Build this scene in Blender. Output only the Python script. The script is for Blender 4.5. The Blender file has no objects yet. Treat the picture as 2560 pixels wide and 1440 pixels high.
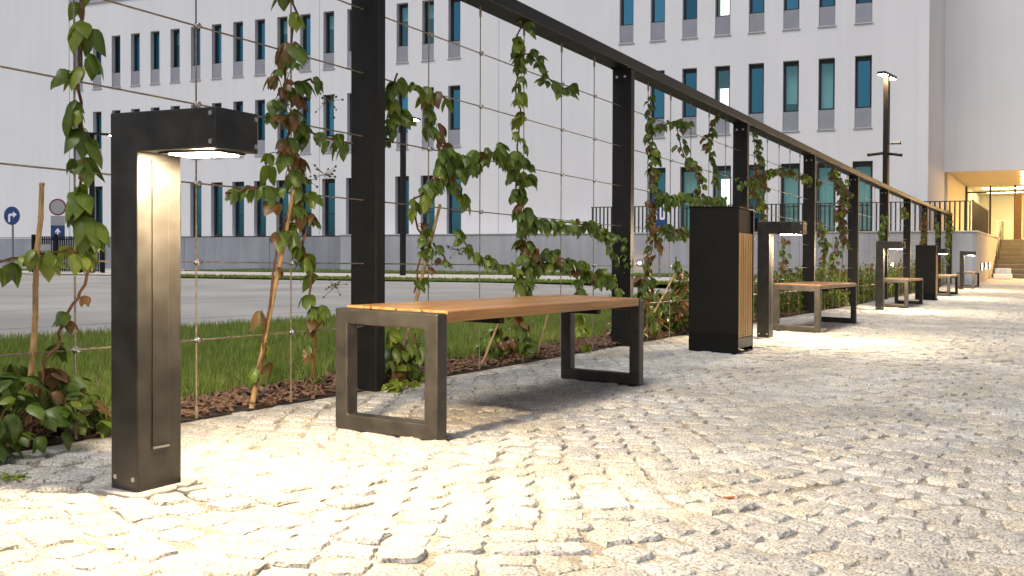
import bpy, math, random
import numpy as np
from mathutils import Vector, Matrix

# ------------------------------------------------------------------ camera
sc = bpy.context.scene
rng = random.Random(11)
nrg = np.random.default_rng(7)
CAM_H = 0.68
YAW, PITCH, ROLL = math.radians(28.78), math.atan(37/2477), math.atan(0.0035)
cd = bpy.data.cameras.new('camera'); cam = bpy.data.objects.new('camera', cd)
sc.collection.objects.link(cam); sc.camera = cam
cd.sensor_width = 36.0; cd.lens = 36.0*2477/2560; cd.shift_y = -45/2560
cd.clip_start = 0.05; cd.clip_end = 2000
fw = Vector((math.cos(YAW)*math.cos(PITCH), math.sin(YAW)*math.cos(PITCH), -math.sin(PITCH)))
rt = Vector((math.sin(YAW), -math.cos(YAW), 0)); up = rt.cross(fw)
r2 = rt*math.cos(ROLL) + up*math.sin(ROLL); u2 = r2.cross(fw)
cam.matrix_world = Matrix(((r2.x, u2.x, -fw.x, 0), (r2.y, u2.y, -fw.y, 0), (r2.z, u2.z, -fw.z, CAM_H), (0, 0, 0, 1)))

# ------------------------------------------------------------------ sky, sun, exposure (dusk)
SUN_EL, SUN_AZ = math.radians(58), math.radians(174)      # azimuth: direction towards the sun, from +X
w = bpy.data.worlds.new('World'); sc.world = w; w.use_nodes = True
nt = w.node_tree; nt.nodes.clear()
sky = nt.nodes.new('ShaderNodeTexSky'); sky.sky_type = 'NISHITA'; sky.sun_disc = False
sky.sun_elevation = SUN_EL; sky.sun_rotation = math.radians(90) - SUN_AZ
sky.air_density = 1.0; sky.dust_density = 2.5; sky.ozone_density = 2.0
hs = nt.nodes.new('ShaderNodeHueSaturation'); hs.inputs['Saturation'].default_value = 0.62
bg = nt.nodes.new('ShaderNodeBackground'); bg.inputs['Strength'].default_value = 0.05
wo = nt.nodes.new('ShaderNodeOutputWorld')
nt.links.new(sky.outputs[0], hs.inputs['Color']); nt.links.new(hs.outputs[0], bg.inputs[0]); nt.links.new(bg.outputs[0], wo.inputs[0])
sl = bpy.data.lights.new('sun', 'SUN'); sl.energy = 1.5; sl.angle = math.radians(30); sl.color = (1.0, 0.975, 0.95)
so = bpy.data.objects.new('sun', sl); sc.collection.objects.link(so)
sd = Vector((math.cos(SUN_AZ)*math.cos(SUN_EL), math.sin(SUN_AZ)*math.cos(SUN_EL), math.sin(SUN_EL)))
so.rotation_euler = sd.to_track_quat('Z', 'Y').to_euler()
vs = sc.view_settings; vs.view_transform = 'Standard'; vs.look = 'None'; vs.gamma = 1.0; vs.use_curve_mapping = False
vs.exposure = 0.65
sc.cycles.use_denoising = True
sc.cycles.max_bounces = 6; sc.cycles.diffuse_bounces = 3; sc.cycles.glossy_bounces = 3
sc.cycles.transparent_max_bounces = 8; sc.cycles.sample_clamp_indirect = 6.0

# ------------------------------------------------------------------ terrain shape
A, B = -0.0113, 0.0204           # the paved walk falls along X and climbs towards the trellis
def gz(x, y):
    z = A*x + B*y
    if x > 15: z += 0.09*((x-15)/15)**2
    return z
def sstep(a, b, v):
    t = min(1, max(0, (v-a)/(b-a))); return t*t*(3-2*t)
def terrain(x, y):
    k = sstep(6, 16, y); return gz(min(x, 45), y)*(1-k) + 0.0*k

# ------------------------------------------------------------------ materials
MATS = {}
def nodes(name):
    m = bpy.data.materials.new(name); m.use_nodes = True
    n = m.node_tree; n.nodes.clear(); MATS[name] = m
    out = n.nodes.new('ShaderNodeOutputMaterial')
    return m, n, out
def add(n, t, **kw):
    o = n.nodes.new(t)
    for k, v in kw.items(): setattr(o, k, v)
    return o
def pbr(name, col, rough=0.6, metal=0.0, var=0.12, scale=8.0, bump=0.0, bscale=60.0, spec=0.5, col2=None, detail=4.0, objrand=0.0, coords='geo'):
    m, n, out = nodes(name)
    p = add(n, 'ShaderNodeBsdfPrincipled'); n.links.new(p.outputs[0], out.inputs[0])
    p.inputs['Roughness'].default_value = rough; p.inputs['Metallic'].default_value = metal
    p.inputs['Specular IOR Level'].default_value = spec
    pos = (add(n, 'ShaderNodeNewGeometry').outputs['Position'] if coords == 'geo' else add(n, 'ShaderNodeTexCoord').outputs['Object'])
    nz = add(n, 'ShaderNodeTexNoise'); nz.inputs['Scale'].default_value = scale; nz.inputs['Detail'].default_value = detail
    n.links.new(pos, nz.inputs['Vector'])
    rp = add(n, 'ShaderNodeValToRGB')
    c2 = col2 or tuple(c*(1-var*2) for c in col)
    rp.color_ramp.elements[0].position = 0.3; rp.color_ramp.elements[1].position = 0.72
    rp.color_ramp.elements[0].color = (*c2, 1); rp.color_ramp.elements[1].color = (*[c*(1+var*.5) for c in col], 1)
    n.links.new(nz.outputs['Fac'], rp.inputs[0])
    src = rp.outputs[0]
    if objrand:
        oi = add(n, 'ShaderNodeObjectInfo'); h = add(n, 'ShaderNodeHueSaturation')
        mr = add(n, 'ShaderNodeMapRange'); mr.inputs['To Min'].default_value = 1-objrand; mr.inputs['To Max'].default_value = 1+objrand
        n.links.new(oi.outputs['Random'], mr.inputs['Value']); n.links.new(mr.outputs[0], h.inputs['Value'])
        n.links.new(src, h.inputs['Color']); src = h.outputs[0]
    n.links.new(src, p.inputs['Base Color'])
    if bump:
        b = add(n, 'ShaderNodeBump'); b.inputs['Strength'].default_value = bump; b.inputs['Distance'].default_value = 0.01
        n2 = add(n, 'ShaderNodeTexNoise'); n2.inputs['Scale'].default_value = bscale; n2.inputs['Detail'].default_value = 5
        n.links.new(pos, n2.inputs['Vector']); n.links.new(n2.outputs['Fac'], b.inputs['Height']); n.links.new(b.outputs[0], p.inputs['Normal'])
    return m
def emit(name, col, s):
    m, n, out = nodes(name)
    e = add(n, 'ShaderNodeEmission'); e.inputs[0].default_value = (*col, 1); e.inputs[1].default_value = s
    n.links.new(e.outputs[0], out.inputs[0]); return m

steel = pbr('anthracite_paint', (0.027, 0.0245, 0.0215), spec=0.42, rough=0.34, var=0.3, scale=14, bump=0.06, bscale=350)
steel2 = pbr('dark_steel', (0.012, 0.011, 0.0102), spec=0.28, rough=0.5, var=0.2, scale=9, bump=0.05, bscale=300)
binblack = pbr('black_powder_coat', (0.008, 0.0075, 0.007), spec=0.18, rough=0.5, var=0.15, scale=6, bump=0.05, bscale=400)
benchsteel = pbr('bench_steel', (0.062, 0.055, 0.047), rough=0.38, metal=0.35, var=0.22, scale=16, bump=0.05, bscale=300)
galv = pbr('bright_metal', (0.55, 0.53, 0.5), rough=0.3, metal=0.9, var=0.1)
wiremat = pbr('steel_cable', (0.36, 0.29, 0.21), rough=0.45, metal=0.3, var=0.2, scale=40)
plaster = pbr('white_plaster', (0.685, 0.685, 0.71), rough=0.9, var=0.022, scale=0.5, bump=0.05, bscale=14, spec=0.2, detail=8)
def streaks(m, amt):       # faint rain streaks running down a wall
    n = m.node_tree; p = [q for q in n.nodes if q.type == 'BSDF_PRINCIPLED'][0]; src = p.inputs['Base Color'].links[0].from_socket
    g = add(n, 'ShaderNodeNewGeometry'); mp = add(n, 'ShaderNodeMapping'); mp.inputs['Scale'].default_value = (2.2, 2.2, .10)
    nz = add(n, 'ShaderNodeTexNoise'); nz.inputs['Scale'].default_value = 1.6; nz.inputs['Detail'].default_value = 7
    mr = add(n, 'ShaderNodeMapRange'); mr.inputs['From Min'].default_value = .35; mr.inputs['From Max'].default_value = .6; mr.inputs['To Min'].default_value = 1-amt; mr.inputs['To Max'].default_value = 1
    mx = add(n, 'ShaderNodeMixRGB', blend_type='MULTIPLY'); mx.inputs[0].default_value = 1
    n.links.new(g.outputs['Position'], mp.inputs['Vector']); n.links.new(mp.outputs[0], nz.inputs['Vector']); n.links.new(nz.outputs['Fac'], mr.inputs[0])
    n.links.new(src, mx.inputs[1]); n.links.new(mr.outputs[0], mx.inputs[2]); n.links.new(mx.outputs[0], p.inputs['Base Color'])
streaks(plaster, .03)
plinthm = pbr('grey_plinth', (0.29, 0.305, 0.35), rough=0.85, var=0.07, scale=0.9, bump=0.05, bscale=20, spec=0.2, detail=7)
streaks(plinthm, .14)
terracem = pbr('terrace_concrete', (0.40, 0.41, 0.45), rough=0.85, var=0.07, scale=0.9, bump=0.05, bscale=20, spec=0.2, detail=7); streaks(terracem, .12)
spandrel = pbr('grey_panel', (0.26, 0.27, 0.31), rough=0.7, var=0.05, scale=3, objrand=0.06)
framem = pbr('dark_frame', (0.022, 0.022, 0.024), rough=0.45, var=0.1)
sillm = pbr('sill_metal', (0.50, 0.50, 0.52), rough=0.45, metal=0.2, var=0.06)
blindskym = pbr('pale_blind_or_sky', (0.62, 0.72, 0.68), rough=0.9, var=0.05, scale=1.2)  # real blinds, and pale bands imitating sky reflected in the panes
inner = pbr('inner_room', (0.055, 0.055, 0.055), rough=0.9, var=0.2, scale=0.7)
asphalt = pbr('lot_concrete', (0.44, 0.42, 0.395), rough=0.85, var=0.15, scale=0.45, bump=0.12, bscale=45, spec=0.25, detail=9)
walk = pbr('pavement_concrete', (0.55, 0.52, 0.49), rough=0.9, var=0.07, scale=1.3, bump=0.1, bscale=40)
soil = pbr('lawn_soil', (0.045, 0.055, 0.018), rough=1, var=0.3, scale=7, bump=0.4, bscale=30)
mulchsoil = pbr('mulch_soil', (0.05, 0.032, 0.02), rough=1, var=0.3, scale=20, bump=0.6, bscale=60)
bark = pbr('bark_chip', (0.27, 0.155, 0.10), rough=0.95, var=0.35, scale=35, bump=0.3, bscale=120)
cane = pbr('bamboo', (0.50, 0.31, 0.13), rough=0.55, var=0.2, scale=25)
stemm = pbr('vine_stem', (0.20, 0.085, 0.035), rough=0.7, var=0.3, scale=40)
berry = pbr('berry', (0.10, 0.10, 0.035), rough=0.5, var=0.3, scale=60)
signblue = pbr('sign_blue', (0.012, 0.045, 0.16), rough=0.4, var=0.05)
signwhite = pbr('sign_white', (0.72, 0.72, 0.72), rough=0.5, var=0.04)
signgrey = pbr('sign_grey_back', (0.27, 0.28, 0.30), rough=0.5, var=0.05)
signred = pbr('sign_red', (0.14, 0.035, 0.022), rough=0.5, var=0.1)
polegrey = pbr('galvanised_pole', (0.22, 0.22, 0.22), rough=0.5, metal=0.4, var=0.1)
stairm = pbr('stair_stone', (0.15, 0.155, 0.165), rough=0.8, var=0.1, scale=2)
warmwall = pbr('porch_render', (0.66, 0.60, 0.48), rough=0.9, var=0.03, scale=1)
slate = pbr('stone_chip', (0.33, 0.31, 0.29), rough=0.9, var=0.15, scale=30, bump=0.3, bscale=120)
bluepaint = pbr('blue_paint', (0.10, 0.20, 0.36), rough=0.7, var=0.2, scale=6)
led = emit('led_strip', (1.0, 0.77, 0.48), 340.0)
ledfar = emit('street_led', (1.0, 0.66, 0.32), 300.0)
ledceil = emit('ceiling_strip', (1.0, 0.55, 0.16), 29.0)
ledlobby = emit('lobby_strip', (1.0, 0.74, 0.38), 75.0)
ledwall = emit('wall_light_led', (1.0, 0.55, 0.20), 130.0)
roomlit = emit('room_lamp', (1.0, 0.92, 0.70), 2.2)

# granite setts: speckled, a little brown, tone drifting stone by stone
def granite(name, base, sand=False):
    m, n, out = nodes(name)
    p = add(n, 'ShaderNodeBsdfPrincipled'); n.links.new(p.outputs[0], out.inputs[0])
    p.inputs['Roughness'].default_value = 0.88; p.inputs['Specular IOR Level'].default_value = 0.25
    g = add(n, 'ShaderNodeNewGeometry')
    big = add(n, 'ShaderNodeTexNoise'); big.inputs['Scale'].default_value = 7.0 if sand else 1.6; big.inputs['Detail'].default_value = 6
    vor = add(n, 'ShaderNodeTexVoronoi'); vor.inputs['Scale'].default_value = 9.0
    sp = add(n, 'ShaderNodeTexNoise'); sp.inputs['Scale'].default_value = 150; sp.inputs['Detail'].default_value = 3
    md = add(n, 'ShaderNodeTexNoise'); md.inputs['Scale'].default_value = 34; md.inputs['Detail'].default_value = 6
    for t in (big, vor, sp, md): n.links.new(g.outputs['Position'], t.inputs['Vector'])
    r1 = add(n, 'ShaderNodeValToRGB'); r1.color_ramp.elements[0].position = .36; r1.color_ramp.elements[1].position = .66
    lo = tuple(c*(.50 if sand else .72) for c in base)
    r1.color_ramp.elements[0].color = (lo[0], lo[1]*(.92 if sand else .985), lo[2]*(.80 if sand else .95), 1); r1.color_ramp.elements[1].color = (*base, 1)
    n.links.new(big.outputs['Fac'], r1.inputs[0])
    mx = add(n, 'ShaderNodeMixRGB', blend_type='MULTIPLY'); mx.inputs[0].default_value = 0.0 if sand else 0.35
    bw = add(n, 'ShaderNodeRGBToBW'); n.links.new(vor.outputs['Color'], bw.inputs[0])
    rv = add(n, 'ShaderNodeMapRange'); rv.inputs['To Min'].default_value = .55; rv.inputs['To Max'].default_value = 1.15
    n.links.new(bw.outputs[0], rv.inputs['Value'])
    n.links.new(r1.outputs[0], mx.inputs[1]); n.links.new(rv.outputs[0], mx.inputs[2])
    m2 = add(n, 'ShaderNodeMixRGB', blend_type='MULTIPLY'); m2.inputs[0].default_value = 1.0
    r2_ = add(n, 'ShaderNodeValToRGB'); r2_.color_ramp.elements[0].position = .34; r2_.color_ramp.elements[1].position = .56
    r2_.color_ramp.elements[0].color = (.38, .36, .34, 1); r2_.color_ramp.elements[1].color = (1, 1, 1, 1)
    n.links.new(sp.outputs['Fac'], r2_.inputs[0])
    n.links.new(mx.outputs[0], m2.inputs[1]); n.links.new(r2_.outputs[0], m2.inputs[2])
    n.links.new(m2.outputs[0], p.inputs['Base Color'])
    b1 = add(n, 'ShaderNodeBump'); b1.inputs['Strength'].default_value = 1.0; b1.inputs['Distance'].default_value = .008
    b2 = add(n, 'ShaderNodeBump'); b2.inputs['Strength'].default_value = .8; b2.inputs['Distance'].default_value = .003
    n.links.new(md.outputs['Fac'], b1.inputs['Height']); n.links.new(sp.outputs['Fac'], b2.inputs['Height'])
    n.links.new(b1.outputs[0], b2.inputs['Normal']); n.links.new(b2.outputs[0], p.inputs['Normal'])
    return m
stone = granite('granite_sett', (0.73, 0.70, 0.655)); STONES = [stone, granite('granite_sett_grey', (0.63, 0.615, 0.59)), granite('granite_sett_warm', (0.75, 0.70, 0.61))]
sandm = granite('joint_sand', (0.72, 0.675, 0.60), sand=True)

# oiled wood: grain runs along local X (or Z for upright slats)
def wood(name, c1, c2, axis):
    m, n, out = nodes(name)
    p = add(n, 'ShaderNodeBsdfPrincipled'); n.links.new(p.outputs[0], out.inputs[0]); p.inputs['Roughness'].default_value = .34
    tc = add(n, 'ShaderNodeTexCoord'); mp = add(n, 'ShaderNodeMapping')
    s = [40, 40, 40]; s[axis] = 2.2; mp.inputs['Scale'].default_value = s
    oi = add(n, 'ShaderNodeObjectInfo'); ad = add(n, 'ShaderNodeVectorMath', operation='ADD')
    n.links.new(tc.outputs['Object'], ad.inputs[0])
    cx = add(n, 'ShaderNodeCombineXYZ')
    for i in range(3): n.links.new(oi.outputs['Random'], cx.inputs[i])
    n.links.new(cx.outputs[0], ad.inputs[1]); n.links.new(ad.outputs[0], mp.inputs['Vector'])
    nz = add(n, 'ShaderNodeTexNoise'); nz.inputs['Scale'].default_value = 1.0; nz.inputs['Detail'].default_value = 6; nz.inputs['Distortion'].default_value = .4
    n.links.new(mp.outputs[0], nz.inputs['Vector'])
    rp = add(n, 'ShaderNodeValToRGB'); rp.color_ramp.elements[0].position = .32; rp.color_ramp.elements[1].position = .7
    rp.color_ramp.elements[0].color = (*c2, 1); rp.color_ramp.elements[1].color = (*c1, 1)
    n.links.new(nz.outputs['Fac'], rp.inputs[0])
    h = add(n, 'ShaderNodeHueSaturation'); mr = add(n, 'ShaderNodeMapRange')
    mr.inputs['To Min'].default_value = .82; mr.inputs['To Max'].default_value = 1.18
    n.links.new(oi.outputs['Random'], mr.inputs[0]); n.links.new(mr.outputs[0], h.inputs['Value']); n.links.new(rp.outputs[0], h.inputs['Color'])
    n.links.new(h.outputs[0], p.inputs['Base Color'])
    b = add(n, 'ShaderNodeBump'); b.inputs['Strength'].default_value = .25; b.inputs['Distance'].default_value = .003
    n.links.new(nz.outputs['Fac'], b.inputs['Height']); n.links.new(b.outputs[0], p.inputs['Normal'])
    return m
plankwood = wood('oiled_plank', (0.54, 0.265, 0.08), (0.30, 0.13, 0.04), 0)
slatwood = wood('oiled_slat', (0.70, 0.39, 0.105), (0.46, 0.22, 0.055), 2)

# leaves and grass: thin, letting some light through
def leafmat(name, c1, c2, trans=.35, gloss=.10, objrand=.22, scale=22):
    m, n, out = nodes(name)
    g = add(n, 'ShaderNodeNewGeometry'); nz = add(n, 'ShaderNodeTexNoise'); nz.inputs['Scale'].default_value = scale; nz.inputs['Detail'].default_value = 3
    n.links.new(g.outputs['Position'], nz.inputs['Vector'])
    rp = add(n, 'ShaderNodeValToRGB'); rp.color_ramp.elements[0].position = .33; rp.color_ramp.elements[1].position = .68
    rp.color_ramp.elements[0].color = (*c2, 1); rp.color_ramp.elements[1].color = (*c1, 1); n.links.new(nz.outputs['Fac'], rp.inputs[0])
    oi = add(n, 'ShaderNodeObjectInfo'); h = add(n, 'ShaderNodeHueSaturation'); mr = add(n, 'ShaderNodeMapRange')
    mr.inputs['To Min'].default_value = 1-objrand; mr.inputs['To Max'].default_value = 1+objrand
    n.links.new(oi.outputs['Random'], mr.inputs[0]); n.links.new(mr.outputs[0], h.inputs['Value']); n.links.new(rp.outputs[0], h.inputs['Color'])
    d = add(n, 'ShaderNodeBsdfDiffuse'); t = add(n, 'ShaderNodeBsdfTranslucent'); gl = add(n, 'ShaderNodeBsdfGlossy'); gl.inputs['Roughness'].default_value = .38
    m1 = add(n, 'ShaderNodeMixShader'); m1.inputs[0].default_value = trans; m2 = add(n, 'ShaderNodeMixShader'); m2.inputs[0].default_value = gloss*.5
    n.links.new(h.outputs[0], d.inputs[0]); n.links.new(h.outputs[0], t.inputs[0])
    n.links.new(d.outputs[0], m1.inputs[1]); n.links.new(t.outputs[0], m1.inputs[2])
    n.links.new(m1.outputs[0], m2.inputs[1]); n.links.new(gl.outputs[0], m2.inputs[2]); n.links.new(m2.outputs[0], out.inputs[0])
    return m
leafg = leafmat('vine_leaf_green', (0.20, 0.28, 0.04), (0.10, 0.165, 0.022))
leafy = leafmat('vine_leaf_young', (0.33, 0.40, 0.045), (0.22, 0.29, 0.03), trans=.45)
leafb = leafmat('vine_leaf_brown', (0.26, 0.115, 0.045), (0.17, 0.13, 0.03))
grassm = leafmat('grass_blade', (0.33, 0.43, 0.08), (0.20, 0.29, 0.05), trans=.45, gloss=.06, objrand=.0, scale=5)
drym = leafmat('dry_blade', (0.36, 0.31, 0.15), (0.24, 0.21, 0.09), trans=.3, gloss=.05, objrand=.0, scale=5)
orangeleaf = pbr('fallen_leaf', (0.42, 0.13, 0.02), rough=.6, var=.2, scale=40)

# tinted solar-control glass
def glassmat(name, refl, thru, fac, rand=0.0):
    m, n, out = nodes(name)
    g = add(n, 'ShaderNodeBsdfGlossy'); g.inputs[0].default_value = (*refl, 1); g.inputs['Roughness'].default_value = .03
    t = add(n, 'ShaderNodeBsdfTransparent'); t.inputs[0].default_value = (*thru, 1)
    if rand:
        oi = add(n, 'ShaderNodeObjectInfo'); h = add(n, 'ShaderNodeHueSaturation'); h.inputs['Color'].default_value = (*refl, 1)
        mr = add(n, 'ShaderNodeMapRange'); mr.inputs['To Min'].default_value = 1-rand; mr.inputs['To Max'].default_value = 1+rand*.5
        n.links.new(oi.outputs['Random'], mr.inputs[0]); n.links.new(mr.outputs[0], h.inputs['Value']); n.links.new(h.outputs[0], g.inputs[0])
    mx = add(n, 'ShaderNodeMixShader'); mx.inputs[0].default_value = fac
    n.links.new(t.outputs[0], mx.inputs[1]); n.links.new(g.outputs[0], mx.inputs[2]); n.links.new(mx.outputs[0], out.inputs[0])
    return m
glass = glassmat('solar_glass', (0.135, 0.43, 0.61), (0.30, 0.58, 0.60), .62, .45)
paleglass = glassmat('pale_glass', (0.30, 0.62, 0.70), (0.62, 0.84, 0.84), .30)
clearglass = glassmat('clear_glass', (0.9, 0.9, 0.9), (0.88, 0.9, 0.86), .07)

# ------------------------------------------------------------------ mesh helpers
COL = sc.collection
class MB:
    def __init__(self): self.v = []; self.f = []; self.m = []
    def face(self, pts, mi=0):
        k = len(self.v); self.v += [tuple(p) for p in pts]; self.f.append(tuple(range(k, k+len(pts)))); self.m.append(mi)
    def box(self, x0, x1, y0, y1, z0, z1, c=0.0, mi=0):
        k = len(self.v)
        if c <= 0:
            self.v += [(x, y, z) for x in (x0, x1) for y in (y0, y1) for z in (z0, z1)]
            q = [(0, 1, 3, 2), (4, 6, 7, 5), (0, 4, 5, 1), (2, 3, 7, 6), (0, 2, 6, 4), (1, 5, 7, 3)]
            self.f += [tuple(k+i for i in a) for a in q]; self.m += [mi]*6; return self
        X, Y, Z = (x0, x1), (y0, y1), (z0, z1); idx = {}
        for i in (0, 1):
            for j in (0, 1):
                for l in (0, 1):
                    sx, sy, sz = (1, -1)[i], (1, -1)[j], (1, -1)[l]
                    for a in range(3):
                        p = [X[i]+sx*c, Y[j]+sy*c, Z[l]+sz*c]; p[a] = (X[i], Y[j], Z[l])[a]
                        idx[(i, j, l, a)] = len(self.v); self.v.append(tuple(p))
        def F(*ks): self.f.append(tuple(idx[q] for q in ks)); self.m.append(mi)
        for a in range(3):
            b, d = [(1, 2), (2, 0), (0, 1)][a]
            for s in (0, 1):
                def K(p, q, aa=a):
                    t = [0, 0, 0]; t[a] = s; t[b] = p; t[d] = q; return (*t, aa)
                r = [K(0, 0), K(1, 0), K(1, 1), K(0, 1)]
                if s == 0: r.reverse()
                F(*r)
        for a in range(3):          # edges parallel to axis a
            b, d = [(1, 2), (2, 0), (0, 1)][a]
            for p in (0, 1):
                for q in (0, 1):
                    def K(s, aa):
                        t = [0, 0, 0]; t[a] = s; t[b] = p; t[d] = q; return (*t, aa)
                    r = [K(0, b), K(1, b), K(1, d), K(0, d)]
                    if (p+q) % 2 == 0: r.reverse()
                    F(*r)
        for i in (0, 1):
            for j in (0, 1):
                for l in (0, 1):
                    r = [(i, j, l, 0), (i, j, l, 1), (i, j, l, 2)]
                    if (i+j+l) % 2 == 0: r.reverse()
                    F(*r)
        return self
    def tube(self, pts, rad, n=6, cap=True, mi=0):
        rads = rad if isinstance(rad, (list, tuple)) else [rad]*len(pts)
        P = [Vector(p) for p in pts]; k = len(self.v); prev = None
        for i, p in enumerate(P):
            d = (P[min(i+1, len(P)-1)] - P[max(i-1, 0)]).normalized()
            a = prev if prev is not None else (Vector((0, 0, 1)) if abs(d.z) < .9 else Vector((1, 0, 0)))
            x = d.cross(a).normalized() if prev is None else (prev - d*prev.dot(d)).normalized()
            y = d.cross(x); prev = x
            for j in range(n):
                t = 2*math.pi*j/n; q = p + (x*math.cos(t)+y*math.sin(t))*rads[i]; self.v.append(tuple(q))
        for i in range(len(P)-1):
            for j in range(n):
                a = k+i*n+j; b = k+i*n+(j+1) % n
                self.f.append((a, b, b+n, a+n)); self.m.append(mi)
        if cap:
            self.f.append(tuple(k+j for j in range(n-1, -1, -1))); self.m.append(mi)
            e = k+(len(P)-1)*n; self.f.append(tuple(e+j for j in range(n))); self.m.append(mi)
        return self
    def prism(self, poly, y0, y1, mi=0):            # poly in (x, z), extruded along y
        n = len(poly); k = len(self.v)
        self.v += [(p[0], y0, p[1]) for p in poly] + [(p[0], y1, p[1]) for p in poly]
        self.f.append(tuple(range(k, k+n))); self.f.append(tuple(range(k+2*n-1, k+n-1, -1))); self.m += [mi, mi]
        for i in range(n):
            j = (i+1) % n; self.f.append((k+i, k+n+i, k+n+j, k+j)); self.m.append(mi)
        return self
    def ball(self, c, r, seg=6, rings=4, mi=0):
        k = len(self.v)
        for i in range(rings+1):
            t = math.pi*i/rings
            for j in range(seg):
                a = 2*math.pi*j/seg; self.v.append((c[0]+r*math.sin(t)*math.cos(a), c[1]+r*math.sin(t)*math.sin(a), c[2]+r*math.cos(t)))
        for i in range(rings):
            for j in range(seg):
                a = k+i*seg+j; b = k+i*seg+(j+1) % seg; self.f.append((a, a+seg, b+seg, b)); self.m.append(mi)
        return self
    def shear(self): self.v = [(x, y, z+A*x+B*y) for x, y, z in self.v]; return self
    def mesh(self, name, mats, smooth=False):
        me = bpy.data.meshes.new(name); me.from_pydata(self.v, [], self.f)
        for m in (mats if isinstance(mats, (list, tuple)) else [mats]): me.materials.append(m)
        if any(self.m): me.polygons.foreach_set('material_index', self.m)
        if smooth: me.polygons.foreach_set('use_smooth', [True]*len(me.polygons))
        me.update(); return me
    def build(self, name, mats, parent=None, loc=(0, 0, 0), rz=0, smooth=False):
        return link(name, self.mesh(name, mats, smooth), parent, loc, rz)
def link(name, me, parent=None, loc=(0, 0, 0), rz=0):
    o = bpy.data.objects.new(name, me); COL.objects.link(o)
    o.location = loc; o.rotation_euler = (0, 0, rz)
    if parent is not None: o.parent = parent
    return o
def thing(name, label, cat, loc=(0, 0, 0), rz=0, group=None):
    o = link(name, None, None, loc, rz); o.empty_display_size = .1
    return tag(o, label, cat, group)
def tag(o, label, cat, group=None):
    o['label'] = label; o['category'] = cat
    if group: o['group'] = group
    return o
def struct(o, kind='structure'):
    o['kind'] = kind; return o
def copy_tree(o, parent=None):
    c = o.copy(); COL.objects.link(c); c.parent = parent
    for ch in o.children: copy_tree(ch, c)
    return c
def np_mesh(name, V, F, mats, mi=None, flat=False):
    """V (n,3) float, F (m,k) int with equal-sized faces"""
    me = bpy.data.meshes.new(name); m, k = F.shape
    me.vertices.add(len(V)); me.vertices.foreach_set('co', np.asarray(V, np.float32).ravel())
    me.loops.add(m*k); me.loops.foreach_set('vertex_index', np.asarray(F, np.int32).ravel())
    me.polygons.add(m); me.polygons.foreach_set('loop_start', np.arange(0, m*k, k, dtype=np.int32))
    me.polygons.foreach_set('loop_total', np.full(m, k, np.int32))
    for q in (mats if isinstance(mats, (list, tuple)) else [mats]): me.materials.append(q)
    if mi is not None: me.polygons.foreach_set('material_index', np.asarray(mi, np.int32))
    me.update(calc_edges=True); me.validate()
    if flat: me.shade_flat()
    return me
def sheet(name, x0, x1, y0, y1, nx, ny, zf, mat):
    xs = np.linspace(x0, x1, nx+1); ys = np.linspace(y0, y1, ny+1)
    V = np.array([(x, y, zf(x, y)) for x in xs for y in ys]); F = []
    for i in range(nx):
        for j in range(ny):
            a = i*(ny+1)+j; F.append((a, a+ny+1, a+ny+2, a+1))
    return link(name, np_mesh(name, V, np.array(F), mat))
# ------------------------------------------------------------------ ground, lot, walk
struct(sheet('ground', -150, 250, -200, 200, 80, 80, lambda x, y: terrain(max(-20, min(x, 45)), max(-30, min(y, 60)))-.16, asphalt))
struct(sheet('parking_lot', -12, 60, 6.15, 62, 72, 56, lambda x, y: terrain(x, y), asphalt))
struct(sheet('forecourt', 33.2, 52, -16, 6.15, 20, 24, lambda x, y: gz(x, y)+.004, asphalt))
path = struct(sheet('walkway', -1.5, 33.2, -7, 2.95, 70, 20, lambda x, y: gz(x, y)-.0015, sandm))
lawn = struct(sheet('lawn_ground', -1.5, 34, 3.33, 6.2, 60, 6, lambda x, y: gz(x, y)*.999+.012, soil))
bed = struct(sheet('mulch_bed', -1.5, 34, 2.951, 3.36, 70, 2, lambda x, y: gz(x, y)+.003, mulchsoil))
# slab joints of the lot
mb = MB()
for yy, x0, x1 in ((7.15, -8, 16), (9.4, -6, 22), (12.5, 0, 30)):
    xs = np.linspace(x0, x1, 30)
    for a, b in zip(xs[:-1], xs[1:]):
        mb.face([(a, yy, terrain(a, yy)+.004), (b, yy, terrain(b, yy)+.004), (b, yy+.018, terrain(b, yy+.018)+.004), (a, yy+.018, terrain(a, yy+.018)+.004)])
struct(mb.build('lot_joint', mulchsoil))

# ------------------------------------------------------------------ granite setts laid in segmental arcs
def sett_variant(seed):
    r = np.random.default_rng(seed); n = 14
    V = []
    ang = np.linspace(0, 2*math.pi, n, endpoint=False)
    # superellipse outline with chipped corners
    e = 6.5
    rad = 1/((abs(np.cos(ang))**e+abs(np.sin(ang))**e)**(1/e)) * (1+r.normal(0, .055, n))
    ox, oy = np.cos(ang)*rad*.5, np.sin(ang)*rad*.5
    tilt = r.normal(0, .032, 2)
    def ring(s, z, jit):
        return [(ox[i]*s+r.normal(0, jit), oy[i]*s+r.normal(0, jit), z+r.normal(0, jit)*.35+tilt[0]*ox[i]*.5+tilt[1]*oy[i]*.5) for i in range(n)]
    V += ring(1.0, -.35, 0); V += ring(.985, -.03, .012); V += ring(.88, .045, .022); V += ring(.48, .07, .03)
    V.append((0, 0, .075+r.normal(0, .02)))
    F = []
    for k in range(3):
        for i in range(n):
            j = (i+1) % n; a, b, c, d = k*n+i, k*n+j, (k+1)*n+j, (k+1)*n+i
            F += [(a, b, c), (a, c, d)]
    for i in range(n): F.append((3*n+i, 3*n+(i+1) % n, 4*n))
    return np.array(V), np.array(F)
VAR = [sett_variant(100+i) for i in range(14)]
VARME = []
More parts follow.
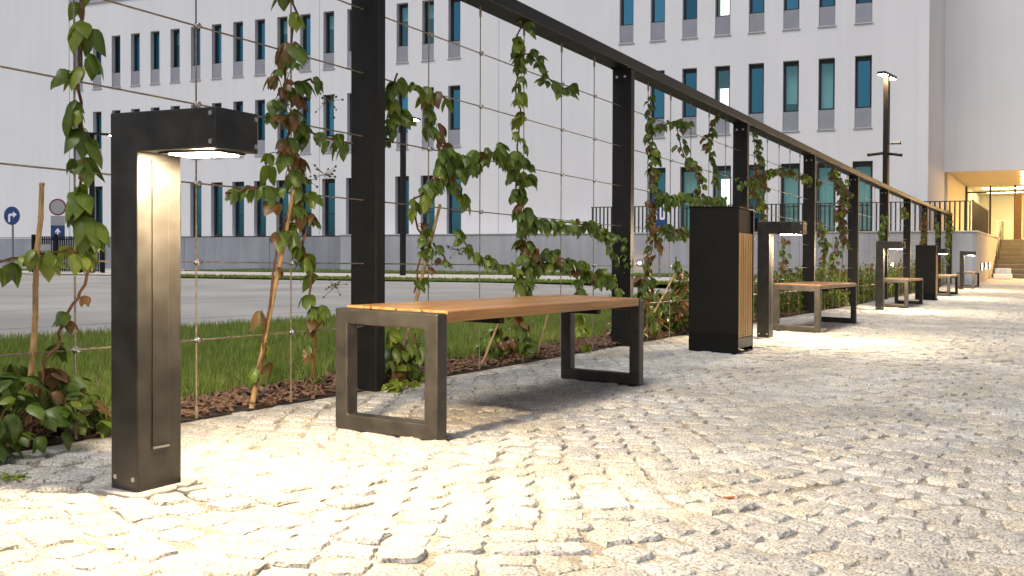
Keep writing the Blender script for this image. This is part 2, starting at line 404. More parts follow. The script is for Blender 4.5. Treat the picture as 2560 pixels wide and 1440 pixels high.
for vi, (V, F) in enumerate(VAR):
    VARME.append(np_mesh('sett', V, F, STONES[(0, 1, 0, 2, 0, 1, 2)[vi % 7]], flat=True))
fx, fy = fw.x, fw.y
stones = []
WC, TH = 1.32, math.radians(40)
RAD = WC/2/math.sin(TH); NST = 12
for c in range(-3, 4):
    yc = 2.26-WC/2 - c*WC + .03
    nrow = int(28/.116)
    for k in range(nrow):
        x0 = -1.6 + k*.116
        off = (k % 2)*.5
        for i in range(NST+1):
            th = -TH + (i+off-.25)*(2*TH/NST)
            if abs(th) > TH*1.03: continue
            y = yc + RAD*math.sin(th); x = x0 - RAD*math.cos(th) + .9
            if not (-2.2 < y < 2.92 and .55 < x < 25.0): continue
            wx = .018*math.sin(x*1.7+y*2.3)+.012*math.sin(x*4.1-y*3.3); wy = .018*math.sin(x*2.1-y*1.9+1)+.01*math.sin(x*5.3+y*3.7)
            stones.append((x+wx+rng.gauss(0, .004), y+wy+rng.gauss(0, .004), th, rng))
SZ = 2*TH*RAD/NST
data = []
for x, y, th, _ in stones:
    if any(abs(y-by) < .06 and bx0 < x < bx1 for bx0, bx1, by in ()): continue
    # tangent direction of the arc is (sin th, cos th): local X across the arc row, local Y along it
    rot = -th + rng.gauss(0, .10)
    sx = .116*math.cos(th)*rng.uniform(.84, 1.0); sy = SZ*rng.uniform(.84, 1.0)
    hz = gz(x, y) + rng.gauss(.0002, .0030)
    dep = (x*fx + y*fy); lat = x*rt.x + y*rt.y
    vis = dep > .8 and abs(lat/dep) < 1280/2477*1.04 and dep > .68*2477/(800)*.98
    data.append((dep if vis else 999+dep, x, y, hz, rot, sx, sy, rng.randrange(len(VAR)), vis))
data.sort(key=lambda d: d[0])
for d in data[:300]:
    o = link('cobblestone', VARME[d[7]], path, (d[1], d[2], d[3]), d[4]); o.scale = (d[5], d[6], .1)
rest = data[300:]
AV, AF, AM, off = [], [], [], 0
for vi in range(len(VAR)):
    V, F = VAR[vi]; g = [d for d in rest if d[7] == vi]
    P = np.array([(d[1], d[2], d[3], d[4], d[5], d[6]) for d in g])
    cs, sn = np.cos(P[:, 3])[:, None], np.sin(P[:, 3])[:, None]
    lx, ly = V[None, :, 0]*P[:, 4:5], V[None, :, 1]*P[:, 5:6]
    X = lx*cs-ly*sn+P[:, 0:1]; Y = lx*sn+ly*cs+P[:, 1:2]; Z = V[None, :, 2]*.1+P[:, 2:3]
    AV.append(np.stack([X, Y, Z], -1).reshape(-1, 3))
    n = len(V); AF.append((F[None]+np.arange(len(g))[:, None, None]*n).reshape(-1, 3)+off); off += len(g)*n; AM.append(np.full(len(g)*len(F), (0, 1, 0, 2, 0, 1, 2)[vi % 7]))
o = link('cobblestones', np_mesh('cobblestones', np.concatenate(AV), np.concatenate(AF), STONES, np.concatenate(AM), flat=True), path); o['kind'] = 'stuff'

# ------------------------------------------------------------------ grass, mulch chips
def grass(name, pts, hmin, hmax, wid, zfun, label, dry=.1, lean=.45):
    n = len(pts); P = np.asarray(pts)
    h = nrg.uniform(hmin, hmax, n); a = nrg.uniform(0, 2*math.pi, n); l = h*nrg.uniform(.1, lean, n); w_ = wid*nrg.uniform(.6, 1.2, n)
    z = np.array([zfun(x, y) for x, y in P]); dx, dy = np.cos(a), np.sin(a); px, py = -dy, dx
    fa = nrg.uniform(0, 2*math.pi, n); px, py = np.cos(fa), np.sin(fa)
    def row(t, ws): return np.stack([P[:, 0]+dx*l*t*t+px*w_*ws, P[:, 1]+dy*l*t*t+py*w_*ws, z+h*(t-.18*t*t*(l/h))], -1)
    V = np.stack([row(0, -.5), row(0, .5), row(.5, -.42), row(.5, .42), row(1, 0)], 1).reshape(-1, 3)
    b = np.arange(n)[:, None]*5
    F = np.concatenate([b+np.array([0, 1, 2]), b+np.array([1, 3, 2]), b+np.array([2, 3, 4])], 1).reshape(-1, 3)
    mi = np.repeat((nrg.uniform(0, 1, n) < dry).astype(int), 3)
    o = link(name, np_mesh(name, V, F, [grassm, drym], mi)); o['kind'] = 'stuff'; o['label'] = label; return o
pts = []
while len(pts) < 160000:
    x = nrg.uniform(-1, 1)
    x = 1.0 + 15*nrg.uniform()**1.5; y = 3.28 + 2.92*nrg.uniform()
    if y < 3.36+.05*math.sin(x*3.1)+.04*math.sin(x*7.7) and nrg.uniform() < .85: continue
    pts.append((x, y))
grass('lawn_grass', pts, .03, .09, .0052, lambda x, y: gz(x, y)+.008, 'long green grass of the lawn strip behind the trellis', dry=.16)
pts = [(nrg.uniform(14, 34), 3.25+2.9*nrg.uniform()) for _ in range(26000)]
grass('lawn_grass', pts, .06, .16, .012, lambda x, y: gz(x, y)+.008, 'far end of the grass strip behind the trellis', dry=.12)
n = 6000; P = np.stack([nrg.uniform(.8, 14, n)**1.0, 2.965+nrg.beta(1.1, 1.3, n)*.42], -1)
CV, CF = [], []
cube = np.array([(x, y, z) for x in (-.5, .5) for y in (-.5, .5) for z in (-.5, .5)])
tri = np.array([(0, 1, 3), (0, 3, 2), (4, 6, 7), (4, 7, 5), (0, 4, 5), (0, 5, 1), (2, 3, 7), (2, 7, 6), (0, 2, 6), (0, 6, 4), (1, 5, 7), (1, 7, 3)])
for i in range(n):
    s = np.array([nrg.uniform(.015, .055), nrg.uniform(.008, .02), nrg.uniform(.003, .008)])
    R = np.array(Matrix.Rotation(nrg.uniform(0, 6.28), 3, 'Z') @ Matrix.Rotation(nrg.normal(0, .35), 3, 'Y') @ Matrix.Rotation(nrg.normal(0, .4), 3, 'X'))
    c = cube.copy(); c[4:, 1] *= nrg.uniform(.3, 1)
    CV.append((c*s)@R.T + np.array([P[i, 0], P[i, 1], gz(P[i, 0], P[i, 1])+.008+nrg.uniform(0, .022)])); CF.append(tri+8*i)
o = link('bark_mulch', np_mesh('bark_mulch', np.concatenate(CV), np.concatenate(CF), bark, flat=True)); o['kind'] = 'stuff'; o['label'] = 'brown bark chips along the trellis foot'

# ------------------------------------------------------------------ office building (local x = along the facade, y = inwards)
FO, FR = (33.44, 20.968, 0.0), math.radians(-84.857)
def fpt(s, d, z=0):                     # d = metres in front of the facade
    return (FO[0]+math.cos(FR)*s - (-math.sin(FR))*d, FO[1]+math.sin(FR)*s - math.cos(FR)*d, z)
bld = thing('office_building', 'long white plastered office building with rows of tall narrow windows', 'building', FO, FR)
S0, PIT = -18.976, 1.1832
colsL = [S0+PIT*k for k in range(-1, 17)]; colsR = [7.05+1.179*k for k in range(8)]
WU, WG, DEP = .535, .645, .27
bands = [(1.47, 4.45, [(c-WG/2, c+WG/2, 1.47, 3.88) for c in colsL+colsR]),
         (4.45, 7.95, [(c-WU/2, c+WU/2, 5.0, 7.41) for c in colsL+colsR]),
         (7.95, 12.55, [(c-WU/2, c+WU/2, 8.5, 10.9) for c in colsL+colsR])]
SL, SR = -20.75, 17.34
mb = MB()
def wq(x0, x1, z0, z1):
    if x1-x0 > 1e-4 and z1-z0 > 1e-4: mb.face([(x0, 0, z0), (x1, 0, z0), (x1, 0, z1), (x0, 0, z1)])
for z0, z1, ops in bands:
    x = SL
    for a, b, p, q in ops:
        wq(x, a, z0, z1); wq(a, b, z0, p); wq(a, b, q, z1); x = b
        d = DEP+.02
        mb.face([(a, 0, p), (a, 0, q), (a, d, q), (a, d, p)]); mb.face([(b, 0, p), (b, d, p), (b, d, q), (b, 0, q)])
        mb.face([(a, 0, q), (b, 0, q), (b, d, q), (a, d, q)]); mb.face([(a, 0, p), (a, d, p), (b, d, p), (b, 0, p)])
    wq(x, SR, z0, z1)
mb.face([(SR, 0, -.3), (SR, 6, -.3), (SR, 6, 12.55), (SR, 0, 12.55)])
mb.face([(SL, 0, 12.55), (SR, 0, 12.55), (SR, 6, 12.55), (SL, 6, 12.55)])
mb.build('wall', plaster, bld)
MB().box(SL-26, SL, -.04, 6, 1.41, 16.5).build('stair_tower_wall', plaster, bld)
MB().box(SL-26, SR, 1.5, 1.6, .5, 12.2).build('room_partition', inner, bld)
MB().box(SL+.02, SR-.02, .30, 1.5, 7.95, 8.05).build('floor_slab', inner, bld)
MB().box(SL+.02, SR-.02, .30, 1.5, 4.5, 4.6).build('floor_slab', inner, bld)
MB().box(SL, SR+.06, -.08, .5, 12.551, 12.62).build('coping', sillm, bld)
x = SL-26
while x < -4.8:
    x1 = min(x+4.72, -4.72); MB().box(x+.008, x1-.008, -.03, .3, -.5, 1.45, .01).build('plinth_panel', plinthm, bld); x = x1
MB().box(SL-26, -4.72, -.045, .0, 1.452, 1.475).build('plinth_flashing', framem, bld)
for s in (-6.42, 1.9): MB().box(s-.008, s+.008, -.004, .0, 1.5, 12.5).build('expansion_joint', plinthm, bld)
# window kinds: shared meshes
def ring(w_, z0, z1, t, top, y0, y1):
    m = MB(); h = w_/2
    m.box(-h, -h+t, y0, y1, z0, z1); m.box(h-t, h, y0, y1, z0, z1)
    m.box(-h+t, h-t, y0, y1, z1-top, z1); m.box(-h+t, h-t, y0, y1, z0, z0+t); return m
UF = ring(WU, .655, 2.41, .075, .14, DEP-.06, DEP+.02).mesh('window', framem)
GF = ring(WG, .02, 2.41, .08, .17, DEP-.06, DEP+.02)
GF.box(-WG/2+.055, WG/2-.055, DEP-.05, DEP+.01, .92, .96); GF = GF.mesh('window', framem)
def panemesh(w_, z0, z1, gm=glass):
    m = MB(); m.face([(-w_/2, DEP-.02, z0), (w_/2, DEP-.02, z0), (w_/2, DEP-.02, z1), (-w_/2, DEP-.02, z1)]); return m.mesh('pane', gm)
UP, GP, UPP, GPP = panemesh(WU-.09, .70, 2.29), panemesh(WG-.1, .07, 2.25), panemesh(WU-.09, .70, 2.29, paleglass), panemesh(WG-.1, .07, 2.25, paleglass)
PALE = {(1, 1, 5), (1, 1, 6), (0, 1, 3), (0, 1, 5), (0, 1, 6), (0, 1, 7), (0, 1, 2), (1, 1, 3), (2, 1, 3), (2, 0, 14), (2, 0, 15), (2, 0, 16), (2, 0, 12), (2, 0, 10), (2, 0, 5)}
SP = MB().box(-WU/2+.004, WU/2-.004, .03, .1, .0, .655, .004).mesh('spandrel_panel', spandrel)
SI = MB().box(-WU/2-.035, WU/2+.035, -.045, .03, -.035, .0).mesh('sill', sillm)
BL = MB().box(-WU/2+.03, WU/2-.03, .40, .42, .68, 2.35).mesh('blind', blindskym)
BH = MB().box(-WU/2+.03, WU/2-.03, .40, .42, .98, 2.35).mesh('blind', blindskym)
BT = MB().box(-WU/2+.03, WU/2-.03, .40, .42, 1.75, 2.35).mesh('blind', blindskym)  # short panel, added at upper left to imitate cloud reflections in the glass
BG = MB().box(-WG/2+.03, WG/2-.03, .40, .42, .05, 2.35).mesh('blind', blindskym)
RL = MB().box(-WU/2, WU/2, .9, .93, .75, 1.75).mesh('lit_panel', roomlit)
RG = MB().box(-.2, .25, .9, .93, .3, 2.0).mesh('lit_panel', roomlit)
for fi, zb in enumerate((1.47, 5.0, 8.5)):
    for gi, cols in enumerate((colsL, colsR)):
        for k, c in enumerate(cols):
            wn = link('window', GF if fi == 0 else UF, bld, (c, 0, zb))
            pale = (fi, gi, k) in PALE
            link('pane', (GPP if pale else GP) if fi == 0 else (UPP if pale else UP), wn)
            if fi: link('spandrel_panel', SP, wn); link('sill', SI, wn)
            key = (fi, gi, k)
            if key in ((1, 1, 5),): link('blind', BH, wn)
            elif key in ((1, 1, 6),): link('blind', BL, wn)
            elif key in ((0, 1, 5), (0, 1, 6), (0, 1, 7), (0, 1, 2)): link('blind', BG, wn)
            elif key in ((2, 0, 14), (2, 0, 15), (2, 0, 16), (2, 0, 12), (2, 0, 10), (1, 0, 7), (1, 0, 12), (2, 0, 5), (2, 1, 6)): link('blind', BT, wn)  # upper left row: pale bands stand in for reflected bright sky
            elif key in ((1, 1, 3), (2, 1, 3)): link('lit_panel', RL, wn)
            elif key in ((0, 1, 3),): link('lit_panel', RG, wn)
# planting strips and pavement in front of the building
def strip(name, s0, s1, d0, d1, z, mat, n=12):
    m = MB()
    for i in range(n):
        a, b = s0+(s1-s0)*i/n, s0+(s1-s0)*(i+1)/n
        m.face([fpt(a, d1, z), fpt(b, d1, z), fpt(b, d0, z), fpt(a, d0, z)])
    return struct(m.build(name, mat))
strip('pavement', -30, 16, 5.5, 12.0, .03, walk)
strip('grass_verge', -9.5, 14, 0.05, 5.5, .05, soil); strip('grass_verge', -3, 14, 12.0, 13.4, .035, soil)
strip('grass_verge', -30, -14.2, 6.6, 9.5, .04, soil)
for s0, s1, d0, d1, n_, nm in ((-9.5, 14, .05, 5.5, 7000, 'grass along the foot of the building'), (-3, 14, 12, 13.4, 6000, 'narrow grass strip between lot and pavement'), (-30, -14.2, 6.6, 9.5, 6000, 'grass patch below the black fence')):
    pts = [fpt(nrg.uniform(s0, s1), nrg.uniform(d0, d1))[:2] for _ in range(n_)]
    grass('verge_grass', pts, .03, .09, .05, lambda x, y: .03, nm, dry=.05)
m = MB(); m.face([fpt(-15.4, 12.4, .008), fpt(-9.6, 12.4, .008), fpt(-9.6, 12.9, .008), fpt(-15.4, 12.9, .008)])
struct(m.build('bay_marking', bluepaint))

# ------------------------------------------------------------------ terrace with railing, entrance and stairs
ter = thing('terrace_wall', 'blue grey concrete terrace wall below the black railing', 'wall', FO, FR)
x = -4.72
while x < 18.7:
    x1 = min(x+3.9, 18.74); MB().box(x+.007, x1-.007, -1.0, -.85, -.6, 1.46, .008).build('wall_panel', terracem, ter); x = x1
MB().box(-4.75, 18.77, -1.03, 0, 1.461, 1.50).build('terrace_slab', sillm, ter)
rail = thing('railing', 'black vertical bar railing along the terrace edge', 'railing', FO, FR)
BAR = MB().box(-.024, .024, -.985, -.955, 1.505, 2.415).mesh('bar', framem)
k = 0; s = 6.1
while s < 18.6:
    link('bar', BAR, rail, (s, 0, 0)); s += .145
MB().box(6.05, 18.7, -.99, -.95, 2.416, 2.445).build('top_rail', framem, rail)

ent = thing('entrance_block', 'plain white entrance block above the warmly lit porch', 'building')
EX, EY = 40.04, 3.70
MB().box(EX, EX+.4, -16, EY, 3.83, 16).build('front_wall', plaster, ent)
MB().box(34.9, 50, EY, EY+.35, -.4, 16).build('return_wall', plaster, ent)
MB().box(EX+.4, 49.2, 3.60, EY-.003, 1.3, 3.83).build('porch_wall', warmwall, ent)
MB().box(EX+.4, 60, -16, 3.60, 3.84, 3.95).build('porch_ceiling', warmwall, ent)
MB().box(48.4, 60, -16, 3.60, .4, 1.43).build('porch_floor', stairm, ent)
MB().box(57, 57.2, -16, 3.60, 1.43, 3.84).build('lobby_back_wall', warmwall, ent)
MB().box(48.75, 57, 3.50, 3.599, 1.431, 3.83).build('lobby_side_wall', warmwall, ent)
gw = link('glass_wall', MB().box(48.7, 48.71, -8, 3.59, 1.44, 3.82).mesh('glass_wall', clearglass), ent)
for y in (3.56, 2.59, 1.61, .6, -.5, -1.6): MB().box(48.64, 48.76, y-.04, y+.04, 1.432, 3.825).build('mullion', framem, gw)
for z in (3.55,): MB().box(48.65, 48.75, -8, 3.6, z-.03, z+.03).build('transom', framem, gw)
MB().box(48.62, 48.68, 1.35, 1.62, 1.433, 3.45).build('door_leaf', pbr('brown_door', (.12, .07, .04), .5), gw)
MB().box(48.60, 48.619, .9, 1.3, 1.5, 3.3, .01).build('notice_board', signgrey, gw)
for i in range(5):
    xx = 41.1+1.6*i
    o = MB().box(xx, xx+.35, -7, 1.12*(xx/41)+.05, 3.80, 3.838).build('ceiling_light', ledceil)
    tag(o, ['first', 'second', 'third', 'fourth', 'fifth'][i]+' long light strip in porch ceiling counted from outside', 'ceiling light', 'porch ceiling lights')
for i, xx in enumerate((50.5, 53.5)):
    tag(MB().box(xx, xx+.3, -7, 3, 3.80, 3.838).build('ceiling_light', ledlobby), ('nearer', 'farther')[i]+' light strip inside the glazed lobby', 'ceiling light', 'lobby ceiling lights')
for i, (xx, yy, h) in enumerate(((52, 2.2, .95), (52.4, 1.4, .8))):
    t = thing('lobby_table', ('pale high table behind the lobby glass', 'lower pale table beside the high lobby table')[i], 'table', (xx, yy, 1.43))
    MB().box(-.3, .3, -.3, .3, h-.04, h, .005).build('table_top', signwhite, t)
    for a in (-.25, .25):
        for b in (-.25, .25): MB().box(a-.02, a+.02, b-.02, b+.02, 0, h-.041).build('leg', signwhite, t)
st = thing('staircase', 'broad stone stairs rising to the lit entrance', 'stairs')
zb = gz(42.6, 1)
for i in range(9):
    z1 = zb + (1.43-zb)*(i+1)/9
    MB().box(42.6+.62*i, 42.6+.62*(i+1)+.05, -14, 2.19, z1-.17 if i else zb-.3, z1, .012).build('step', stairm, st)
sw = thing('stair_wall', 'blue grey side wall of the stairs with stepped lights', 'wall')
MB().box(34.15, 48.4, 2.20, 2.45, -.6, 1.47, .01).build('wall', terracem, sw)
MB().box(34.1, 48.4, 2.17, 2.48, 1.471, 1.51).build('coping', sillm, sw)
sr = thing('stair_railing', 'dense black railing on the side wall of the stairs', 'railing', (0, 2.32, 1.51))
xx = 34.2
while xx < 42.4:
    MB().box(xx, xx+.035, -.012, .012, 0, .93).build('bar', binblack, sr); xx += .10
MB().box(34.15, 42.45, -.02, .02, .931, .965).build('top_rail', framem, sr)
hr = thing('handrail', 'thin dark handrail sloping up beside the stairs', 'railing', (0, 2.05, 0))
MB().tube([(42.8, 0, zb+1.0), (48.2, 0, 2.4)], .025, 6).build('rail', framem, hr)
for i in range(4): MB().tube([(43+1.7*i, 0, zb+.16+.46*i), (43+1.7*i, 0, zb+1.05+.44*i)], .02, 6).build('post', framem, hr)
for i, xx in enumerate((36.2, 38.2, 40.4)):
    t = thing('wall_light', ('nearest', 'middle', 'farthest')[i]+' of three small lights low on the stair wall', 'wall light', (xx, 2.199, .36))
    MB().box(-.06, .06, -.05, 0, -.12, .12, .005).build('housing', framem, t); MB().box(-.03, .03, -.056, -.0505, -.1, .1).build('lens', ledwall, t)
for i, (xx, dz, sz, mt) in enumerate(((41.4, 0, .62, signwhite), (41.5, .2, .52, pbr('pale_blue_block', (.45, .55, .68), .7)))):
    o = MB().box(-.25, .25, -sz/2, sz/2, 0, .2, .02).build('block', mt, None, (xx, 1.75, gz(xx, 1.75)+.004+dz+(.002 if i else 0)))
    tag(o, ('white slab lying at the foot of the stairs', 'pale blue slab on top of the white slab')[i], 'slab')
# ------------------------------------------------------------------ trellis (local frame follows the slope of the walk)
trel = thing('trellis', 'long dark steel trellis with posts, top beam and wire grid', 'trellis')
def tz(x, y=2.96): return gz(x, y)
POSTX = [.58, 3.89, 7.155, 10.44, 13.80, 17.16, 20.49, 23.90, 27.23, 30.64, 34.0]
PW, PY0, PY1, BT0, BT1 = .078, 2.888, 3.045, 2.148, 2.230
PM = MB().box(0, PW, PY0, PY1, -.05, BT0-.0005, .006).mesh('post', steel2)
BK = MB().box(-.055, -.001, PY0+.012, PY1-.012, BT0-.008, BT0-.001).box(-.008, -.001, PY0+.012, PY1-.012, BT0-.10, BT0-.008).mesh('bracket', steel2)
BO = MB().tube([(-.018, 0, 0), (-.008, 0, 0)], .011, 8).mesh('bolt', galv)
for x in POSTX:
    p = link('post', PM, trel, (x, 0, tz(x)))
    b = link('bracket', BK, p)
    link('bolt', BO, p, (0, PY0+.045, BT0-.065)); link('bolt', BO, p, (0, PY1-.045, BT0-.065))
mb = MB(); xs = [.3+i*(34.12-.3)/24 for i in range(25)]; k = 0; y0, y1, c = PY0-.004, PY1+.004, .006
prof = [(y0, BT0+c), (y0, BT1-c), (y0+c, BT1), (y1-c, BT1), (y1, BT1-c), (y1, BT0+c), (y1-c, BT0), (y0+c, BT0)]
for x in xs: mb.v += [(x, y, z+tz(x)) for y, z in prof]
for i in range(24):
    for j in range(8): mb.f.append((i*8+j, i*8+(j+1) % 8, i*8+8+(j+1) % 8, i*8+8+j)); mb.m.append(0)
mb.f += [tuple(range(8)), tuple(range(24*8+7, 24*8-1, -1))]; mb.m += [0, 0]
mb.build('beam', steel2, trel)
HZ = [.313, .62, .93, 1.24, 1.547, 1.857]; WY = 2.967
for h in HZ:
    MB().tube([(x, WY, h+tz(x)) for x in xs], .0036, 6).build('cable', wiremat, trel)
VW = MB().tube([(0, WY+.006, 0), (0, WY+.006, BT0-.07)], .0036, 6).tube([(0, WY+.006, BT0-.075), (0, WY+.006, BT0-.02)], .008, 6).tube([(0, WY+.006, BT0-.02), (0, WY+.006, BT0)], .004, 6)
VW.tube([(0, WY+.006, .0), (0, WY+.006, .05)], .007, 6); VW = VW.mesh('cable', wiremat)
CL = MB().box(-.009, .009, -.014, .010, -.011, .011, .003).tube([(-.017, -.003, 0), (.017, -.003, 0)], .0065, 8).mesh('clamp', galv, True)
for a, b in zip(POSTX[:-1], POSTX[1:]):
    for i in range(1, 6):
        x = a+.039+(b-a)*i/6
        wv = link('cable', VW, trel, (x, 0, tz(x)))
        if x < 16:
            for h in HZ: link('clamp', CL, wv, (0, WY, h))

# ------------------------------------------------------------------ bollard lamps
def lampproto():
    r = thing('bollard_lamp', '', 'lamp', group='bollard lamps along the walk')
    W, D, H, L, AH = .152, .106, 1.036, .395, .106
    m = MB(); c = .004
    prof = [(0, 0), (D, 0), (D, H), (D-L, H), (D-L, H-AH), (0, H-AH)]       # (y, z), y grows away from the walk
    n = len(prof)
    m.v = [(0, y, z) for y, z in prof] + [(W, y, z) for y, z in prof]
    m.f = [tuple(range(n)), tuple(range(2*n-1, n-1, -1))] + [(i, i+n, (i+1) % n+n, (i+1) % n) for i in range(n)]; m.m = [0]*len(m.f)
    body = m.shear().build('body', steel, r)
    bv = body.modifiers.new('bevel', 'BEVEL'); bv.width = .004; bv.segments = 2; bv.limit_method = 'ANGLE'
    cp = MB().box(.048, .104, -.0035, -.0005, .13, H-AH-.02, .001).shear().build('cover_panel', steel, r)
    MB().box(.048, .104, -.0055, -.0036, .122, .128).shear().build('panel_slot', polegrey, cp)
    z = H-AH
    hd = MB().box(.022, W-.022, D-L+.025, -.055, z-.006, z-.0008, .001).shear().build('lens_frame', steel, r)
    MB().box(.032, W-.032, D-L+.04, -.085, z-.0085, z-.0062).shear().build('lens', led, hd)
    for rx, ry, en in ((-64, 0, 190), (-14, 70, 230), (-14, -70, 210), (40, 0, 130)):          # wide throw of the lens: walk and both sides
        sp = bpy.data.lights.new('lens_light', 'SPOT'); sp.energy = en; sp.color = (1.0, 0.80, 0.53); sp.shadow_soft_size = .03
        sp.spot_size = math.radians(128); sp.spot_blend = 1.0
        so_ = bpy.data.objects.new('lens_light', sp); COL.objects.link(so_); so_.parent = r
        so_.location = (W/2, -.17, z-.012); so_.rotation_euler = (math.radians(rx), math.radians(-ry), 0)
    SC = MB().tube([(0, 0, 0), (-.003, 0, 0)], .0065, 10).mesh('screw', galv)
    for y, zz in ((D-.02, .045), (.016, .045), (D-L+.018, H-.016), (D-L+.018, H-AH+.018)):
        link('screw', SC, r, (-.0005, y, zz+B*y))
    SE = MB().tube([(0, 0, 0), (0, -.003, 0)], .0065, 10).mesh('screw', galv)
    for x in (W-.012,):
        for zz in (H-.016, H-AH+.018): link('screw', SE, r, (x, D-L-.0005, zz+A*x+B*(D-L)))
    MB().box(-.03, W+.05, -.035, D+.03, -.02, .012, .004).shear().build('base_plate', slate, r)
    return r
lampL = ['tall dark bollard lamp in the left foreground, nearest of the row', 'bollard lamp standing just behind the nearer litter bin',
         'bollard lamp in front of the third bench from the camera', 'bollard lamp half hidden behind the farther litter bin', 'farthest bollard lamp, against the blue grey stair wall']
lp = lampproto()
for i, (x, y) in enumerate(((1.845, 2.160), (8.715, 2.209), (15.585, 2.257), (22.455, 2.247), (29.325, 2.186))):
    o = lp if i == 0 else copy_tree(lp)
    o.location = (x, y, gz(x, y)+.002); o['label'] = lampL[i]

# ------------------------------------------------------------------ benches
def benchproto():
    r = thing('bench', '', 'bench', group='benches along the walk')
    W, L, H, T, F = .462, 2.015, .456, .066, .058
    for x in (0, L-T):
        m = MB()
        out = [(0, 0), (W, 0), (W, H), (0, H)]; inn = [(F, F), (W-F, F), (W-F, H-F), (F, H-F)]
        for xx in (x, x+T): m.v += [(xx, y, z) for y, z in out] + [(xx, y, z) for y, z in inn]
        for i in range(4):
            j = (i+1) % 4
            m.f += [(i, j, 4+j, 4+i), (8+j, 8+i, 12+i, 12+j), (i, 8+i, 8+j, j), (4+i, 4+j, 12+j, 12+i)]
        m.m = [0]*16
        e = m.shear().build('end_frame', benchsteel, r)
        bv = e.modifiers.new('bevel', 'BEVEL'); bv.width = .006; bv.segments = 2; bv.limit_method = 'ANGLE'
        for y in (.05, W-.05): MB().tube([(x+T/2, y, -.012), (x+T/2, y, .0)], .02, 10).shear().build('foot', binblack, e)
    n, g = 4, .007; bw = (W-.004-g*(n-1))/n
    for i in range(n):
        y = .002+i*(bw+g)
        MB().box(T+.001, L-T-.001, y, y+bw, H-.034, H+.008, .004).shear().build('plank', plankwood, r)
        for xx in (T+.03, L-T-.03): MB().tube([(xx, y+bw/2, H+.0078), (xx, y+bw/2, H+.0092)], .006, 8).shear().build('screw', galv, r)
    MB().box(.5, .54, .03, W-.03, H-.06, H-.0345).box(1.47, 1.51, .03, W-.03, H-.06, H-.0345).shear().build('crossbar', binblack, r)
    return r
benL = ['long wooden bench with square steel ends in the foreground', 'second bench, right of the nearer litter bin and its lamp', 'third bench from the camera, left of the farther litter bin',
        'fourth bench from the camera, right of the farther litter bin', 'farthest bench, beside the last bollard lamp at the stairs']
bp = benchproto()
for i, (x, y) in enumerate(((2.961, 1.928), (9.83, 1.997), (16.70, 2.045), (23.57, 2.032), (30.44, 1.995))):
    o = bp if i == 0 else copy_tree(bp)
    o.location = (x, y, gz(x, y)+.008); o['label'] = benL[i]

# ------------------------------------------------------------------ litter bins
def binproto():
    r = thing('litter_bin', '', 'bin', group='litter bins on the walk')
    W, D, H = .40, .372, 1.075
    for y0, nm in ((0, 0),):
        MB().box(0, .012, 0, D, .008, H-.012, .002).shear().build('side_panel', binblack, r)
        MB().box(W-.012, W, 0, D, .008, H-.012, .002).shear().build('side_panel', binblack, r)
    MB().box(.0121, W-.0121, D-.012, D, .008, H-.012, .002).shear().build('back_panel', binblack, r)
    MB().box(-.004, W+.004, -.004, D+.004, H-.0115, H, .003).shear().build('lid', binblack, r)
    MB().box(.0122, W-.0122, .05, D-.013, .04, .74).shear().build('liner', binblack, r)
    MB().box(.0122, W-.0122, .002, .02, .04, .115, .002).shear().build('kick_plate', steel, r)
    n = 6; sw_ = (W-.026)/n
    for i in range(n):
        MB().box(.013+i*sw_+.009, .013+(i+1)*sw_-.009, .002, .026, .118, .885, .003).shear().build('slat', slatwood, r)
    for x in (.04, W-.04):
        for y in (.04, D-.04): MB().tube([(x, y, -.002), (x, y, .038)], .018, 8).shear().build('foot', binblack, r)
    MB().box(.0123, W-.0123, .012, .02, .888, H-.013, .002).shear().build('flap', binblack, r)
    return r
bi = binproto()
for i, (x, y) in enumerate(((7.07, 2.014), (20.80, 2.045))):
    o = bi if i == 0 else copy_tree(bi)
    o.location = (x, y, gz(x, y)+.004); o['label'] = ('tall black litter bin with upright wooden slats in the middle ground', 'farther black litter bin between the third and fourth bench')[i]

# ------------------------------------------------------------------ vines
def leaflet(V, F, base, az, el, length, width, droop, roll, seg=5):
    """one ovate drooping leaflet: midrib curve with two folded halves"""
    d = Vector((math.sin(az)*math.cos(el), -math.cos(az)*math.cos(el)*.75, math.sin(el))); d.normalize()
    p = Vector(base); k = len(V); step = length/seg
    prof = [.28, .88, 1.0, .84, .46, .0]
    side = d.cross(Vector((0, 0, 1))); side = side.normalized() if side.length > .05 else Vector((1, 0, 0))
    side = (side + Vector((0, 0, roll))).normalized()
    for i in range(seg+1):
        nrm = side.cross(d).normalized(); w_ = width*.5*prof[i]
        cup = nrm*(-.30*w_)
        V += [tuple(p-side*w_+cup), tuple(p), tuple(p+side*w_+cup)]
        if i < seg:
            d = (d + Vector((0, 0, -droop))).normalized(); p = p + d*step
    for i in range(seg):
        a = k+i*3
        F += [(a, a+1, a+4, a+3), (a+1, a+2, a+5, a+4)]
